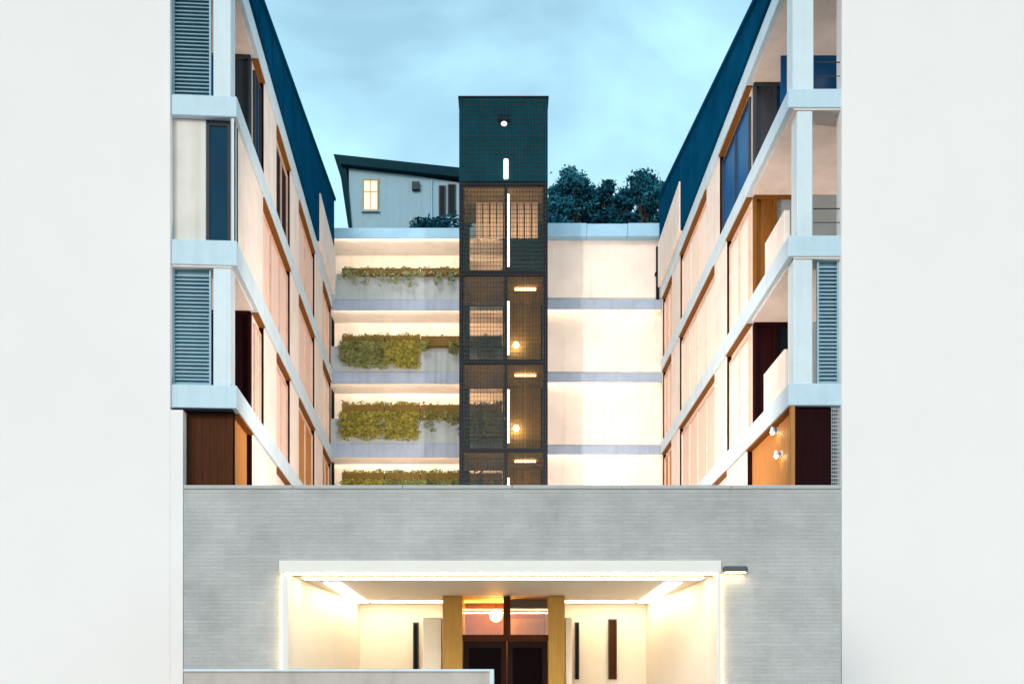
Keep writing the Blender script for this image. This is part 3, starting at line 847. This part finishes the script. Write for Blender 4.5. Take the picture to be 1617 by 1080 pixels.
# lobby box with the doors
dd = 15.75 - D0
dx0, dx1 = UX(699, 15.75), UX(892, 15.75)
jl, jr = UX(730, 15.75), UX(866, 15.75)
zt = pz - 0.004
ztr = VZ(1006, 15.75)
MB().box(dx0, jl, dd, PD-.1, 0.1, zt).build('jamb', 'gold_jamb', eb, bevel=0.006)
MB().box(jr, dx1, dd, PD-.1, 0.1, zt).build('jamb', 'gold_jamb', eb, bevel=0.006)
f = MB().box(jl, jr, dd+.06, dd+.14, ztr-.05, ztr+.05).box(UX(795, 15.75), UX(806, 15.75), dd+.06, dd+.14, ztr+.05, zt).build('transom_frame', 'wood_dark', eb)
mxx0, mxx1 = UX(795, 15.75), UX(806, 15.75)
MB().box(jl, mxx0, dd+.09, dd+.10, ztr+.05, zt).build('pane', 'glass_amber', f)
MB().box(mxx1, jr, dd+.09, dd+.10, ztr+.05, zt).build('pane', 'glass_amber', f)
MB().box(jl, jr, PD-.25, PD-.11, 0.1, zt).build('lobby_wall', 'wood_amber', eb)
MB().box(mxx1+.02, jr-.02, PD-.42, PD-.28, ztr-.3, ztr+.40).build('lobby_sign', 'gold_jamb', eb)
MB().box(mxx1, jr, PD-.9, PD-.6, ztr+.48, zt).build('lobby_bulkhead', 'wood_maroon', eb)
lp = MB().ball((UX(783, 16.3), dd+.75, VZ(970, 16.3)), 0.11).build('lobby_lamp', 'lamp_globe', eb)
MB().tube((UX(783, 16.3), dd+.75, VZ(970, 16.3)+.1), (UX(783, 16.3), dd+.75, zt), 0.01, n=6).build('lamp_rod', 'dark_steel', lp)
mid = (mxx0 + mxx1) / 2
for (a, c) in ((jl+.01, mid-.006), (mid+.006, jr-.01)):
    st = MB().box(a, a+.09, dd+.07, dd+.12, 0.1, ztr-.055).box(c-.09, c, dd+.07, dd+.12, 0.1, ztr-.055).box(a+.09, c-.09, dd+.07, dd+.12, ztr-.16, ztr-.055).box(a+.09, c-.09, dd+.07, dd+.12, 0.1, 0.35)
    st = st.build('door', 'door_dark', eb)
    MB().box(a+.09, c-.09, dd+.09, dd+.10, 0.35, ztr-.16).build('pane', 'door_glass', st)
    hx = c-.045 if a < 0.0 else a+.045
    MB().tube((hx, dd+.02, 1.0), (hx, dd+.02, 1.7), 0.014).build('handle', 'gold_jamb', st)
# slender flank pillars and slot windows
def slot(u, w, d, v0, v1, m, nm='slot_window'):
    x = UX(u, d)
    f = MB().box(x-w-.02, x-w, d-D0-.05, d-D0+.02, VZ(v1, d), VZ(v0, d)).box(x+w, x+w+.02, d-D0-.05, d-D0+.02, VZ(v1, d), VZ(v0, d)).box(x-w-.02, x+w+.02, d-D0-.05, d-D0+.02, VZ(v0, d), VZ(v0, d)+.03).build(nm, 'frame_grey', eb)
    MB().box(x-w, x+w, d-D0-.02, d-D0+.01, VZ(v1, d), VZ(v0, d)).build('pane', m, f)
db = D0 + PD - .1
slot(657, 0.030, db, 985, 1085, 'pane_dark'); slot(967, 0.055, db, 980, 1072, 'wood_dark'); slot(911, 0.018, db, 985, 1072, 'pane_dark')
for (ua, ub) in ((668, 697), (893, 903)):
    MB().box(UX(ua, 15.9), UX(ub, 15.9), 15.9-D0, 15.9-D0+.3, 0.1, pz-.35).build('flank_pillar', 'portal_white', eb, bevel=0.006)

# wall washer at the right end of the portal
ww = thing('wall_washer', 'dark box shaped wall light at the right end of the portal lintel', 'lamp', (UX(1159, D0), D0, VZ(899, D0)))
MB().box(-0.165, 0.165, -0.12, -0.03, -0.045, 0.035).build('housing', 'roof_felt', ww, bevel=0.02)
MB().box(-0.06, 0.06, -0.03, 0.0, -0.03, 0.03).build('bracket', 'dark_steel', ww)
MB().box(-0.14, 0.14, -0.10, -0.05, -0.049, -0.0455).build('lens', 'led_halo', ww)

# low wall before the entrance
DLW = 11.0
lw = thing('low_wall', 'low grey garden wall with pale edge in front of the portal', 'wall', (UX(535, DLW), DLW, 0))
a, c = UX(290, DLW)-lw.location.x, UX(780, DLW)-lw.location.x
zt = VZ(1056, DLW)
MB().box(a, c-.05, 0, 0.25, 0.1, zt-.03).build('wall', 'low_wall', lw)
MB().box(a, c-.05, -.02, 0.27, zt-.03, zt).build('coping', 'paint_white', lw, bevel=0.005)
MB().box(c-.05, c, -.02, 0.27, 0.1, zt).build('end_cap', 'paint_white', lw, bevel=0.005)

# ------------------------------------------------------------------ unseen fill lamps added on the entrance roof to light the court
def added_flood(x, tgt, power, lab, spot=95):
    y, z = 17.3, ez - 0.40
    f = thing('added_floodlight', lab, 'lamp', (x, y, z), group='added fill lamps on the entrance roof')
    MB().tube((0, 0, 0), (0, 0, 0.3), 0.03).build('stand', 'dark_steel', f)
    MB().box(-0.18, 0.18, -0.06, 0.06, 0.3, 0.52).build('housing', 'dark_steel', f, bevel=0.01)
    ld = bpy.data.lights.new('added_flood_beam', 'SPOT')
    ld.energy = power; ld.color = (1.0, 0.82, 0.70); ld.spot_size = R(spot); ld.spot_blend = 0.6; ld.shadow_soft_size = 0.15
    l = bpy.data.objects.new('added_flood_beam', ld); C.objects.link(l); l.parent = f
    l.location = (0, 0.12, 0.45)
    dv = Vector(tgt) - Vector((x, y+.12, z+.45))
    l.rotation_euler = dv.to_track_quat('-Z', 'Y').to_euler()
added_flood(-3.4, (5.6, 30, 11), 6800, 'left added unseen fill lamp on the entrance roof behind the parapet')
added_flood(3.6, (-6.0, 30, 11), 6800, 'right added unseen fill lamp on the entrance roof behind the parapet')
added_flood(0.9, (3.0, 34, 13), 2400, 'middle added unseen fill lamp on the entrance roof behind the parapet', 70)
